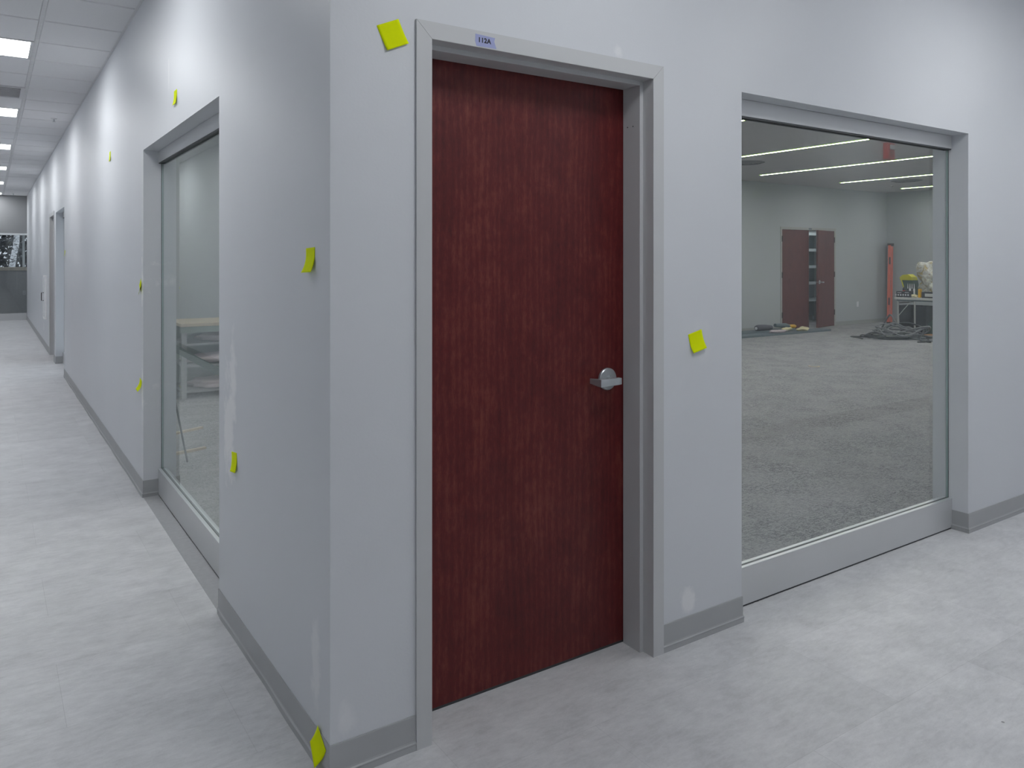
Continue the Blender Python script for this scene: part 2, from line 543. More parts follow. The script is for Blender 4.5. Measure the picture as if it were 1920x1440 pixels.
struct(MB().box(HW - .15, XE + .15, -7.15, -.0, CEIL + .03, CEIL + .12).box(HW - .15, 0, 0, YE + .15, CEIL + .03, CEIL + .12).build('ceiling', ceiling_tile))

# ------ square light panels in the grid
def make_panel():
    r = empty('ceiling_light')
    f = MB()
    a, c = .014, STEP - .014
    w = .022
    z0, z1 = -.002, .02
    f.box(a, c, a, a + w, z0, z1).box(a, c, c - w, c, z0, z1).box(a, a + w, a + w, c - w, z0, z1).box(c - w, c, a + w, c - w, z0, z1)
    f.build('frame', tee_metal, r)
    MB().box(a + w, c - w, a + w, c - w, .002, .02).build('diffuser', panel_emit, r)
    return r
proto = make_panel()
labels_y = ['lit square ceiling panel behind the camera, far down the near hallway',             'lit square ceiling panel above the corner, beyond the top of the frame',
            'largest lit square ceiling panel, top left of the hallway ceiling', 'second lit square panel down the hallway ceiling, beside the sprinkler',
            'third lit square panel down the hallway ceiling', 'fourth lit square panel down the hallway ceiling',
            'fifth lit square panel, second from the end wall', 'smallest lit square panel, last before the dark end wall']
first = True
for i, (x, y) in enumerate(slot):
    o = proto if first else copy_tree(proto)
    first = False
    o.location = (x, y, CEIL)
    lab = labels_y[i] if i < len(light_ys) else ['lit square panel in the cross hallway ceiling above the door', 'lit square panel in the cross hallway ceiling above the right window', 'lit square panel in the cross hallway ceiling beyond the right window', 'lit square panel far along the cross hallway ceiling'][i - len(light_ys)]
    tag(o, lab, 'ceiling light', 'square panel lights in the hallway ceiling')

v = empty('ceiling_vent', (VENT[0], VENT[1], CEIL))
tag(v, 'grey square return-air vent between the first two hallway light panels', 'vent')
f = MB(); a, c = .012, STEP - .012
f.box(a, c, a, a + .03, -.004, .012).box(a, c, c - .03, c, -.004, .012).box(a, a + .03, a + .03, c - .03, -.004, .012).box(c - .03, c, a + .03, c - .03, -.004, .012)
f.build('frame', tee_metal, v)
s = MB()
for k in range(11):
    yy = a + .05 + k * .048
    s.prism([(yy, .0), (yy + .004, -.001), (yy + .026, .016), (yy + .022, .018)], a + .03, c - .03, 'x')
s.build('louvres', tee_metal, v)
MB().box(a + .01, c - .01, a + .01, c - .01, .02, .028).build('backing', tee_metal, v)

def sprinkler(x, y, z, lab):
    r = empty('sprinkler', (x, y, z))
    MB().lathe([(.032, .0), (.032, -.004), (.02, -.009), (.011, -.010)], (0, 0, 0), n=20).build('escutcheon', white_plastic, r, True)
    MB().lathe([(.008, -.010), (.008, -.03), (.004, -.034)], (0, 0, 0), n=12).build('head', steel, r, True)
    MB().lathe([(.017, -.036), (.017, -.038)], (0, 0, 0), n=16).build('deflector', steel, r)
    return tag(r, lab, 'sprinkler')
sprinkler(-.18, 8.08, CEIL, 'small white sprinkler head in the hallway ceiling near the wall')
sprinkler(-.30, 19.9, CEIL, 'tiny dark sprinkler head in the hallway ceiling by the end wall')
sprinkler(15.42, 7.24, CEIL_R, 'tiny sprinkler head in the big room ceiling near its back corner')

# ------ baseboards
def baseboard(name, path, mat=base_grey, wob=0.0, h=.104, side=1):
    pts = [Vector((p[0], p[1])) for p in path]
    fine = []
    for i in range(len(pts) - 1):
        a, c = pts[i], pts[i + 1]
        n = max(1, int((c - a).length / .06)) if wob else 1
        for k in range(n): fine.append((a.lerp(c, k / n), k == 0))
    fine.append((pts[-1], True))
    P = [p for p, _ in fine]
    prof = [(0, h), (.0028, h), (.0036, h - .003), (.0036, .030), (.0048, .0255), (.0075, .0225), (.0078, .0205), (.0068, .017), (.0068, 0), (0, 0)]
    rings = []
    for i, p in enumerate(P):
        d0 = (p - P[i - 1]).normalized() if i else (P[1] - p).normalized()
        d1 = (P[i + 1] - p).normalized() if i < len(P) - 1 else d0
        n0 = Vector((d0.y, -d0.x)) * side; n1 = Vector((d1.y, -d1.x)) * side
        m = (n0 + n1); m = m / max(.2, m.dot(n0)) if m.length > 1e-6 else n0
        w = wob * (math.sin(i * .9) * .5 + math.sin(i * .37 + 1) + .9) if wob else 0
        corner = fine[i][1]
        if corner: w = 0
        rings.append([Vector((p.x + m.x * (o + (w if o > .005 else w * .25)), p.y + m.y * (o + (w if o > .005 else w * .25)), z)) for (o, z) in prof])
    return struct(MB().rings(rings).build(name, mat))
SF = .085
baseboard('baseboard_left', [(SF, W1[0]), (0, W1[0]), (0, 0), (DX[0] - FW, 0)], wob=.0016)
baseboard('baseboard_right', [(DX[1] + FW, 0), (W2[0], 0), (W2[0], SF)])
baseboard('baseboard_right', [(W2[1], SF), (W2[1], 0), (XE, 0)])
baseboard('baseboard_left', [(SF, W1[1]), (0, W1[1]), (0, W3[0]), (SF, W3[0])], wob=.0014, side=-1)
baseboard('baseboard_left', [(SF, W3[1]), (0, W3[1]), (0, D2[0] - FW)], side=-1)
baseboard('baseboard_left', [(0, D2[1] + FW), (0, YE)], side=-1)
baseboard('baseboard_opposite', [(HW, YE), (HW, -7)], side=-1)
baseboard('baseboard_near', [(XE, HS), (0, HS), (0, -7)], side=1)
baseboard('baseboard_far', [(T, RY), (DD[0] - FW, RY)], room_base_mat, h=.09)
baseboard('baseboard_far', [(DD[1] + FW, RY), (RX, RY)], room_base_mat, h=.09)
baseboard('baseboard_side', [(RX, RY), (RX, T)], room_base_mat, h=.09)

# ------ storefront windows (header, base, glass) set into the openings
def window(idx, axis, a0, a1, depth=.085, label=None):
    """axis 'y': opening runs along y in the wall x 0..T ; axis 'x': along x in the wall y 0..T"""
    r = struct(empty('window_%d' % idx))
    def bx(b, u0, u1, d0, d1, z0, z1, bev=0):
        if axis == 'x': return b.box(u0, u1, d0, d1, z0, z1, bev=bev)
        return b.box(d0, d1, u0, u1, z0, z1, bev=bev)
    e = .001
    a0 += e; a1 -= e
    bx(MB(), a0, a1, depth, depth + .05, WZ - .072, WZ - .001, .0015).build('header', aluminium, r)
    bx(MB(), a0 + .002, a1 - .002, depth + .003, depth + .045, WZ - .078, WZ - .072).build('header_gasket', gasket, r)
    b = MB()
    bx(b, a0, a1, depth, depth + .05, .007, .163, .0015)
    b.build('base', aluminium, r)
    bx(MB(), a0 + .002, a1 - .002, depth + .004, depth + .045, .0, .007).build('base_shim', gasket, r)
    bx(MB(), a0, a1, depth - .0005, depth + .018, .163, .1665, .0012).build('base_bead', bright_alu, r)
    bx(MB(), a0, a1, depth + .031, depth + .05, .163, .1665, .0012).build('base_bead', bright_alu, r)
    bx(MB(), a0 + .002, a1 - .002, depth + .0176, depth + .0315, .163, .1652).build('glazing_gasket', gasket, r)
    g = bx(MB(), a0 + .003, a1 - .003, depth + .0195, depth + .0295, .1632, WZ - .078).build('glass_pane', glass, r)
    g.data.materials.append(glass_edge)
    for p in g.data.polygons:
        n = p.normal
        big = abs(n.y if axis == 'x' else n.x) > .9
        if not big: p.material_index = 1
    for u in (a0 + .0015, a1 - .0015):
        bx(MB(), u - .0014, u + .0014, depth + .018, depth + .031, .1632, WZ - .078).build('side_gasket', gasket, r)
    return r
window(1, 'y', W1[0], W1[1])
window(2, 'x', W2[0], W2[1])
window(3, 'y', W3[0], W3[1])
# end-of-hallway storefront
r = struct(empty('window_4'))
MB().box(HW, 0, YE + .01, YE + .06, 0, .168, bev=.002).build('base', aluminium, r)
MB().box(HW, 0, YE + .01, YE + .06, WZ - .05, WZ, bev=.002).build('header', bright_alu, r)
g = MB().box(HW, 0, YE + .028, YE + .038, .168, WZ - .05).build('glass_pane', glass, r)

# ------ hollow metal door frames
def frame_part(kind, o0, o1, zt, axis, base, parent, mat=frame_grey, th=T, fw=FW, proud=.008, sgn=1):
    prof = [(fw, -proud), (.001, -proud), (0, -proud + .001), (0, .047), (-.0005, .048), (-.0155, .048), (-.016, .0485), (-.016, .1395),
            (0, .14), (0, th + proud), (fw, th + proud), (fw, th), (.03, th), (.03, .0), (fw, 0)]
    g = .0006
    def P(a, y, which):
        if which == 'lb': u, z = o0 - a, 0
        if which == 'lt': u, z = o0 - a, zt + a - g
        if which == 'tl': u, z = o0 - a + g, zt + a
        if which == 'tr': u, z = o1 + a - g, zt + a
        if which == 'rt': u, z = o1 + a, zt + a - g
        if which == 'rb': u, z = o1 + a, 0
        if axis == 'x': return (u, base + sgn * y, z)
        return (base + sgn * y, u, z)
    ends = {'left': ('lb', 'lt'), 'head': ('tl', 'tr'), 'right': ('rt', 'rb')}[kind]
    rings = [[P(a, y, e) for (a, y) in prof] for e in ends]
    return MB().rings(rings).build('frame_head' if kind == 'head' else 'frame_jamb', mat, parent)

def lever(parent, cx, y0, cz, mat=steel, s=-1, d=1):
    """lever set on a door face at y0, projecting towards s*y; lever points to d*-x"""
    r = MB().lathe([(.0395, 0), (.0415, s * .002), (.0415, s * .010), (.0385, s * .013), (.0150, s * .0145), (.0148, s * .030)], (cx, y0, cz), 'y', 48)
    r = r.build('handle', mat, parent, True)
    MB().lathe([(.0115, s * .014), (.0105, s * .058)], (cx, y0, cz), 'y', 24).build('neck', mat, r, True)
    # bar parallel to the door, then the return towards the door
    b = MB()
    yo, yi = y0 + s * .074, y0 + s * .058
    x_r, x_l = cx + d * .013, cx - d * .088
    def ring(x, ya, yb, h, zc):
        return [(x, ya, zc - h), (x, ya, zc + h), (x, yb, zc + h), (x, yb, zc - h)]
    hc = cz - .001
    b.rings([ring(x_r + d * .002, yo - s * .004, yi + s * .001, .0095, hc),
             ring(x_r, yo - s * .001, yi - s * .001, .0120, hc),
             ring(cx, yo, yi, .0128, hc), ring(x_l + d * .006, yo, yi, .0142, hc - .001)])
    b.rings([[(x_l, yo, hc - .0152), (x_l, yo, hc + .0135), (x_l + d * .009, yo, hc + .0135), (x_l + d * .009, yo, hc - .0152)],
             [(x_l, yi, hc - .0145), (x_l, yi, hc + .0130), (x_l + d * .012, yi, hc + .0130), (x_l + d * .012, yi, hc - .0145)],
             [(x_l - d * .001, y0 + s * .010, hc - .0085), (x_l - d * .001, y0 + s * .010, hc + .0100), (x_l + d * .005, y0 + s * .010, hc + .0100), (x_l + d * .005, y0 + s * .010, hc - .0085)]])
    o = b.build('lever', mat, r)
    bv = o.modifiers.new('bevel', 'BEVEL'); bv.width = .0018; bv.segments = 2
    return r

d1 = struct(empty('door_1'))
for k in ('left', 'head', 'right'):
    frame_part(k, DX[0], DX[1], DZ, 'x', 0.0, d1)
leaf = MB().box(DX[0] + .003, DX[1] - .003, .1425, .187, .010, DZ - .004, bev=.0012).build('door_leaf', mahogany, d1)
lever(leaf, 1.140, .1425, 1.018)
MB().box(DX[0] + .003, DX[1] - .003, .146, .183, .0, .010).build('gap_strip', gasket, d1)  # dark strip standing in for the dark gap under the leaf
b = MB()
for (yy, zz) in ((.085, 1.97), (.115, 1.97)):
    b.lathe([(.0025, 0), (.0025, -.0006)], (DX[1] - .016, yy, zz), 'x', 10)
b.build('silencer_hole', ink, d1)

d2 = struct(empty('door_2'))
for k in ('left', 'head', 'right'):
    frame_part(k, D2[0], D2[1], DZ, 'y', 0.0, d2)
leaf2 = MB().box(.1425, .187, D2[0] + .003, D2[1] - .003, .010, DZ - .004, bev=.0012).build('door_leaf', mahogany, d2)

# door in the hallway's opposite wall (seen only as a reflection in the glass)
d3 = struct(empty('door_3'))
for k in ('left', 'head', 'right'):
    frame_part(k, 7.4, 8.3, DZ, 'y', HW + .001, d3, th=.03, proud=.045, sgn=-1)
MB().box(HW + .0, HW + .012, 7.403, 8.297, .01, DZ - .003).build('door_leaf', mahogany, d3)

# far double door of the big room
d4 = struct(empty('door_4'))
lt = plain('frame_light', (0.40, 0.40, 0.38), 0.5)
for k in ('left', 'head', 'right'):
    prof_side = frame_part(k, DD[0], DD[1], DZ, 'x', RY, d4, mat=lt, sgn=1)
def far_leaf(x0, x1, hinge_x, ang, sgn_, handle_side):
    h = bpy.data.objects.new('door_leaf', None)
    me_x0, me_x1 = x0 - hinge_x, x1 - hinge_x
    o = MB().box(me_x0, me_x1, 0, .044, .012, DZ - .006, bev=.001).build('door_leaf', mahogany_far, d4)
    bpy.data.objects.remove(h)
    o.location = (hinge_x, RY - .005, 0); o.rotation_euler = (0, 0, ang)
    for zz in (.25, 1.1, 1.87):
        MB().box(-.016, .016, -.010, .004, zz, zz + .12).build('hinge', hinge_dark, o)
    return o
far_leaf(DD[0] + .003, DD[0] + .92, DD[0], 0, 1, None)
ra = far_leaf(DD[1] - .92, DD[1] - .003, DD[1], R(13), 1, None)
lever(ra, -.86, 0, 1.0, d=-1)
MB().box(-.918, -.914, .006, .038, .97, 1.03).build('latch_plate', steel, ra)
MB().box(-.93, -.918, .016, .028, .99, 1.01).build('latch', steel, ra)
# strip of bare jamb compound left of the frame and the paper tag over it
tg = MB().box(14.05, 14.16, RY - .0095, RY - .0085, 2.145, 2.175).build('paper_tag', blue_grey)
tag(tg, 'tiny grey-blue tag over the far double door', 'tag')

# ------ shelving rack in the closet
rk = empty('storage_rack', (15.30, 9.25, 0))
tag(rk, 'white storage rack glimpsed through the gap of the far double doors', 'shelving')
for (x, y) in ((0, 0), (.9, 0), (0, .45), (.9, .45)):
    MB().box(x, x + .05, y, y + .04, 0.13 if (x, y) == (0, 0) else 0, 2.14).build('upright', rack_white, rk)
for z in (.53, .93, 1.32, 1.72, 2.10):
    MB().box(-.03, .98, 0 - .012, .47, z - .03, z + .03).build('shelf', rack_white, rk)
MB().box(-.02, .98, .452, .46, .1, 2.1).build('back_panel', blue_grey, rk)
cl = empty('ceiling_light', (14.9, 9.0, 2.749))
tag(cl, 'small lit ceiling fitting inside the closet behind the far double doors', 'ceiling light')
MB().lathe([(.12, 0), (.12, -.03), (.1, -.04)], (0, 0, 0), n=24).build('diffuser', new_mat('closet_lamp', (1, 1, 1), .5, emit=(1, 1, 1), strength=70), cl)

# ------ linear light strips in the big room
def strip(x, lab):
    r = empty('strip_light', (x, 0, CEIL_R))
    MB().box(-.034, .034, 1.6, 7.5, -.004, .0).build('housing', tee_metal, r)
    MB().box(-.020, .020, 1.62, 7.48, -.0075, -.0035).build('diffuser', strip_emit, r)
    MB().box(-.032, -.020, 1.62, 7.48, -.010, -.0035).box(.020, .032, 1.62, 7.48, -.010, -.0035).build('fringe_lip', fringe_glow, r)  # added glowing lips for the lime fringe, not part of the fixture
    return tag(r, lab, 'strip light', 'linear strip lights in the big room ceiling')
for x, lab in ((1.55, 'glowing strip light nearest the hallway window, hidden above its header'), (4.0, 'second glowing strip light from the hallway wall, above the window head'),
               (6.42, 'glowing strip light of which only a stub shows at the top left of the window'),
               (8.93, 'longest glowing strip light across the window, above the others'),
               (11.34, 'glowing strip light running under the red alarm reflection'),
               (13.9, 'second shortest glowing strip light, before the ceiling vent'), (16.2, 'shortest glowing strip light, nearest the back corner')):
    strip(x, lab)

def round_vent(x, y, lab):
    r = empty('ceiling_vent', (x, y, CEIL_R))
    for k, rr in enumerate((.28, .21, .14, .07)):
        MB().lathe([(rr, -.004 - k * .006), (rr - .05, -.016 - k * .006), (rr - .055, -.014 - k * .006), (rr - .01, 0)], (0, 0, 0), n=32, cap=False).build('ring', vent_grey, r)
    MB().lathe([(.29, 0), (.29, -.002)], (0, 0, 0), n=32).build('collar', gasket, r)
    return tag(r, lab, 'vent')
round_vent(9.63, 6.41, 'round ceiling diffuser at the left edge of the window view')
round_vent(14.66, 6.50, 'round ceiling diffuser between the two shortest strip lights')

# ------ alarm on the near wall of the cross hallway (its reflection shows in the glass)
al = empty('fire_alarm', (6.28, HS, 2.50))
tag(al, 'red wall-mounted fire alarm strobe, mirrored in the right window glass', 'fire alarm')
MB().box(-.062, .062, 0, .05, -.078, .078, bev=.008).build('housing', red_plastic, al)
MB().box(-.038, .038, .05, .075, .01, .058, bev=.01).build('strobe_lens', white_plastic, al)
b = MB()
for k in range(5): b.box(-.03, .03, .05, .052, -.055 + k * .011, -.05 + k * .011)
b.build('horn_grille', dark_plastic, al)

# ------ outlets
def outlet(loc, rz, lab):
    r = empty('wall_outlet', loc, rz)
    MB().box(-.036, .036, -.006, 0, -.058, .058, bev=.002).build('cover_plate', white_plastic, r)
    for z in (-.026, .026):
        q = MB().box(-.016, .016, -.008, -.006, z - .014, z + .014, bev=.0008).build('socket', white_plastic, r)
        MB().box(-.008, -.005, -.0086, -.008, z - .006, z + .006).box(.005, .008, -.0086, -.008, z - .006, z + .006).build('slots', dark_plastic, q)
    return tag(r, lab, 'outlet')
outlet((15.9, RY, .46), 0, 'white wall outlet on the far room wall right of the double door')

# ------ alcove beyond the end window: dark half wall, wooden cap, outer window with trees
YB = 23.0
struct(MB().box(HW, .6, YB, YB + .12, 0, 1.20).build('wall_half', dark_panel))
struct(MB().box(.45, .6, YE + .15, YB, 0, 3.0).build('wall_alcove', end_paint))
struct(MB().box(HW - .15, .6, YE + .1, YB + .12, -.1, 0).build('floor', carpet))
struct(MB().box(HW - .15, .6, YE + .15, YB + .12, 2.9, 3.0).build('ceiling', ceiling_tile))
struct(MB().box(HW, .6, YB, YB + .12, 2.4, 3.0).build('wall_half', end_paint))
outlet((.02, YB, .59), 0, 'white outlet low on the dark panel at the hallway end')
r = struct(empty('window_5'))
MB().box(HW, .45, YB - .08, YB + .12, 1.20, 1.29, bev=.006).build('sill', sill_wood, r)
MB().box(HW, .45, YB + .02, YB + .08, 2.3, 2.4).build('frame_head', bright_alu, r)
for x in (-.02, -1.2): MB().box(x - .0, x + .055, YB + .02, YB + .08, 1.28, 2.3).build('mullion', bright_alu, r)
MB().box(HW, .45, YB + .045, YB + .052, 1.28, 2.3).build('glass_pane', glass, r)
# outside: ground, birch and dark shrubs
struct(MB().box(-14, 12, YB + .12, 45, -.3, -.05).build('ground', concrete))
bark = new_mat('birch_bark', (0.5, 0.5, 0.5), .9)
bb, pos = setup(bark)
nz = noise(bark, mapping(bark, pos, scale=(1, 1, 3.0)), 9, 4, .7)
L(bark, ramp(bark, nz, [(0.42, (.05, .05, .055)), (0.50, (.85, .87, .9)), (1, (1, 1, 1))]), bb.inputs['Base Color'])
leafm = plain('leaf_grey', (0.13, 0.14, 0.145), .8, nscale=30, amt=.6)
leafd = plain('leaf_dark', (0.035, 0.037, 0.045), .8, nscale=30, amt=.6)
tr = empty('birch_tree', (-.27, 25.6, -.05))
tag(tr, 'pale birch trunk outside the window at the hallway end', 'tree')
b = MB(); rnd = random.Random(3)
b.tube([(-.02, 0, 0), (.02, 0, 1.0), (.1, .05, 1.6), (.18, 0, 2.1), (.2, .05, 2.7), (.3, 0, 4.2)], [.10, .085, .08, .075, .07, .05], 12).build('trunk', bark, tr, True)
def leaves(b, c, rad, n, rnd, s=.07):
    for _ in range(n):
        while True:
            p = Vector([rnd.uniform(-1, 1) for _ in range(3)])
            if p.length < 1: break
        p = Vector((p.x * rad[0], p.y * rad[1], p.z * rad[2])) + Vector(c)
        u = Vector([rnd.uniform(-1, 1) for _ in range(3)]).normalized(); w = u.orthogonal().normalized()
        k = s * rnd.uniform(.6, 1.5)
        vs = [b.bm.verts.new(p + q) for q in (-u * k, w * k * .5, u * k, -w * k * .5)]
        b.bm.faces.new(vs)
b = MB(); leaves(b, (.1, .3, 3.2), (1.2, .9, .9), 500, rnd); b.build('foliage', leafm, tr)
for i, (x, y, z, rr, n, mt, lab) in enumerate(((-2.3, 28.3, 1.2, (1.3, .8, 1.7), 2600, leafm, 'mid-grey bush outside the end window, left of the birch trunk'),
                                     (0.5, 28.2, 1.3, (1.1, .7, 1.9), 2200, leafd, 'dark bush outside the end window, right of the birch trunk'),
                                     (-1.2, 31.0, 1.8, (2.6, .4, 2.4), 4200, leafd, 'tall dark hedge filling the back of the end window'))):
    q = empty('shrub', (x, y, -.05)); tag(q, lab, 'shrub')
    b = MB(); leaves(b, (0, 0, z), rr, n, rnd, .09); b.build('foliage', mt, q)
    MB().tube([(0, 0, 0), (.05, 0, z)], [.05, .02], 8).build('stem', canvas_dark, q)

# ------ extinguisher cabinet down the hallway
c = empty('extinguisher_cabinet', (0, 12.75, .5))
tag(c, 'white shallow wall cabinet with pull handle past the second hallway door', 'cabinet')
MB().box(-.034, .0, 0, .03, 0, .72, bev=.003).box(-.034, 0, .37, .40, 0, .72, bev=.003).box(-.034, 0, .03, .37, 0, .03).box(-.034, 0, .03, .37, .69, .72).build('frame', cab_white, c)
dd = MB().box(-.026, -.018, .03, .37, .03, .69, bev=.002).build('door', hall_paint, c)
MB().tube([(-.026, .30, .3), (-.06, .30, .3), (-.06, .30, .43), (-.026, .30, .43)], .006, 8).build('handle', hinge_dark, dd)

# ------ sticky notes
def sticky(loc, wall, rot, curl, lab, w=.076, skew=0.0, tape=.016, side=0.0, extra=None):
    """hangs by its top strip; local u = along the wall to the right, v = up, n = out from the wall"""
    nu, nv = 8, 14
    verts = []; faces = []
    for j in range(nv + 1):
        t = j / nv
        s = t * w
        if s < tape: vv, nn = -s, 0.0
        else:
            L_ = w - tape; q = (s - tape) / L_
            ang = curl * q
            # circular arc of final angle curl
            vv = -tape - (L_ * math.sin(ang) / curl if curl > 1e-4 else s - tape)
            nn = (L_ * (1 - math.cos(ang)) / curl) if curl > 1e-4 else 0
        for i in range(nu + 1):
            u = (i / nu - .5) * w
            k = 1 + side * (i / nu - .5) * 2
            verts.append((u + skew * t * w, vv + w / 2, .0007 + nn * k))
    for j in range(nv):
        for i in range(nu):
            a = j * (nu + 1) + i
            faces.append((a, a + 1, a + nu + 2, a + nu + 1))
    me = bpy.data.meshes.new('sticky_note')
    cr, sr = math.cos(rot), math.sin(rot)
    out = []
    for (u, v_, n) in verts:
        u2, v2 = u * cr - v_ * sr, u * sr + v_ * cr
        if wall == 'left': out.append((-n, -u2, v2))
        else: out.append((u2, -n, v2))
    me.from_pydata(out, [], faces)
    me.materials.append(note_mat)
    for p in me.polygons: p.use_smooth = True
    o = bpy.data.objects.new('sticky_note', me); scn.collection.objects.link(o)
    o.location = loc
    so = o.modifiers.new('thickness', 'SOLIDIFY'); so.thickness = .0003; so.offset = 0
    return tag(o, lab, 'sticky note', 'lime sticky notes marking wall flaws')
sticky((.1905, 0, 2.127), 'right', R(24), .22, 'tilted lime sticky note left of the door frame top')
sticky((1.4735, 0, 1.152), 'right', R(13), .42, 'lime sticky note on the wall between door and right window')
sticky((0, .158, 1.464), 'left', R(2), .52, 'lime sticky note at eye height near the wall corner, curling outward', side=-.1)
sticky((0, 1.018, .680), 'left', R(7), .30, 'lime sticky note low on the wall just right of the left window')
sticky((0, 2.167, 2.298), 'left', R(0), .28, 'lime sticky note directly above the left window')
sticky((0, 4.74, 2.283), 'left', R(2), .2, 'lime sticky note high on the wall beyond the left window')
sticky((0, 3.262, 1.30), 'left', R(35), .4, 'upper of two lime sticky notes left of the window jamb')
sticky((0, 3.262, .683), 'left', R(-8), .8, 'lower of two lime sticky notes left of the window jamb')
sticky((0, 9.075, 1.556), 'left', R(6), .5, 'tiny distant lime sticky note before the next window opening')
sticky((-.0045, .072, .069), 'left', R(-31), .5, 'lime sticky note folded over the baseboard at the wall corner', side=.35)

# ------ tape tag over the door
tz = 2.158
tp = empty('tape_label', (.508, -.008, tz))
tag(tp, 'strip of blue-violet tape lettered 112A on the door frame head', 'label')
b = MB()
b.prism([(-.037, .017), (.036, .014), (.033, .002), (.041, -.020), (-.033, -.021), (-.038, -.006)], -.0004, 0, 'y')
b.build('tape', tape_mat, tp)
def letters(parent, txt, size, loc, mat, rot):
    cu = bpy.data.curves.new('lettering', 'FONT'); cu.body = txt; cu.size = size; cu.extrude = .0001
    cu.align_x = 'CENTER'; cu.align_y = 'CENTER'; cu.offset = size * .045; cu.space_character = 1.1
    t = bpy.data.objects.new('lettering', cu); scn.collection.objects.link(t)
    bpy.context.view_layer.update()
    me = bpy.data.meshes.new_from_object(t)
    bpy.data.objects.remove(t)
    me.materials.clear(); me.materials.append(mat)
    o = bpy.data.objects.new('lettering', me); scn.collection.objects.link(o)
    o.parent = parent; o.location = loc; o.rotation_euler = rot
    return o
letters(tp, '112A', .0205, (-.004, -.0007, -.001), ink, (R(90), 0, 0))

# ------ step ladder leaning in the back corner
ld = empty('step_ladder', (16.85, 8.13, 0), R(-59.7))
tag(ld, 'folded orange fibreglass stepladder standing in the back corner', 'ladder')
for yy in (-.2, .2):
    MB().prism([(-.06, 0), (.0, 0), (.035, 1.83), (-.03, 1.83)], yy, yy + .03, 'y').build('front_rail', orange_fibre, ld)
    MB().prism([(.01, 0), (.055, 0), (.075, 1.80), (.04, 1.80)], yy + .002, yy + .028, 'y').build('rear_rail', orange_fibre, ld)
    MB().box(-.065, .06, yy - .004, yy + .034, 0, .03).build('foot', dark_plastic, ld)
for k in range(5):
    z = .3 + k * .3
    MB().box(-.055 + k * .005, .02 + k * .005, -.17, .2, z, z + .025).build('step', steel, ld)
MB().box(-.05, .09, -.22, .25, 1.83, 1.87, bev=.004).build('top_cap', hinge_dark, ld)
for z in (.43, 1.38): MB().box(-.036 + z * .018, -.006 + z * .018, -.2015, -.2, z, z + .17).build('warning_label', dark_plastic, ld)

# ------ folding table with tools on it
TB = empty('folding_table', (14.66, 5.63, 0))
tag(TB, 'long folding table with pale top, loaded with tools, by the side wall', 'table')
MB().box(-.38, .38, -.915, .915, .69, .735, bev=.006).build('tabletop', table_grey, TB)
MB().box(-.35, .35, -.88, .88, .665, .69).build('apron', blue_grey, TB)
for (x, y) in ((-.30, .88), (.30, .88), (-.30, -.80), (.30, -.80), (-.30, .54)):
    MB().tube([(x, y, 0), (x, y, .67)], .016, 10).build('leg', table_grey, TB)
for y in (.88, -.80):
    MB().tube([(-.30, y, .62), (.30, y, .62)], .011, 8).build('crossbar', table_grey, TB)
MB().tube([(-.30, .88, .35), (-.30, .62, .66)], .009, 8).build('brace', table_grey, TB)

def bin_(x, y, lab, w=.36, d=.265, h=.56):
    r = empty('trash_bin', (x, y, 0))
    b = MB()
    def rr(s, z): return [(-w / 2 * s, -d / 2 * s, z), (w / 2 * s, -d / 2 * s, z), (w / 2 * s, d / 2 * s, z), (-w / 2 * s, d / 2 * s, z)]
    b.rings([rr(.78, 0), rr(.80, .02), rr(.98, h - .03), rr(1.04, h - .03), rr(1.04, h), rr(.97, h), rr(.78, .04)])
    b.build('body', dark_plastic, r)
    return tag(r, lab, 'bin')
bin_(14.75, 6.495, 'black tapered bin under the folding table, left')
bin_(14.75, 6.195, 'black tapered bin under the folding table, right')
q = empty('tool_bag', (14.62, 5.80, 0)); tag(q, 'dark green slumped tool bag on the carpet beside the table leg', 'bag')
MB().prism([(-.20, 0), (.20, 0), (.17, .22), (.06, .34), (-.05, .34), (-.17, .2)], -.16, .16, 'x').build('body', dark_green, q)
MB().tube(bez((0, -.06, .33), (0, -.05, .44), (0, .05, .44), (0, .06, .33)), .008, 6).build('handle', dark_plastic, q)
q = MB().box(-.16, .16, -.13, .13, 0, .05, bev=.004).build('cardboard_piece', cardboard, loc=(14.15, 5.72, .0)); tag(q, 'orange-brown cardboard piece on the carpet under the table edge', 'cardboard')

# charger bricks and drill kit on the table
def charger(x, y, z, lab, h=.15, w=.17):
    r = empty('battery_charger', (x, y, z))
    MB().box(-.07, .07, -w / 2, w / 2, 0, h, bev=.008).build('body', dark_plastic, r)
    for k in range(3):
        MB().box(-.075, -.069, -w / 2 + .02 + k * .05, -w / 2 + .045 + k * .05, h * .25, h * .5).build('slot', white_plastic, r)
    MB().box(-.075, -.069, -w / 2 + .02, w / 2 - .03, h * .7, h * .78).build('stripe', white_plastic, r)
    return tag(r, lab, 'charger')
charger(14.40, 6.47, .735, 'black and white battery charger at the left end of the table', h=.12, w=.13)
charger(14.40, 6.32, .735, 'black and white battery charger second from the left end of the table', h=.13, w=.13)
q = empty('spray_can', (14.54, 6.49, .735)); tag(q, 'dark narrow can with red band standing at the table end', 'can')
MB().lathe([(.025, 0), (.025, .16), (.018, .18), (.010, .185), (.010, .20)], (0, 0, 0), n=20).build('body', dark_plastic, q, True)
MB().lathe([(.0255, .05), (.0255, .13)], (0, 0, 0), n=20).build('band', red_plastic, q, True)
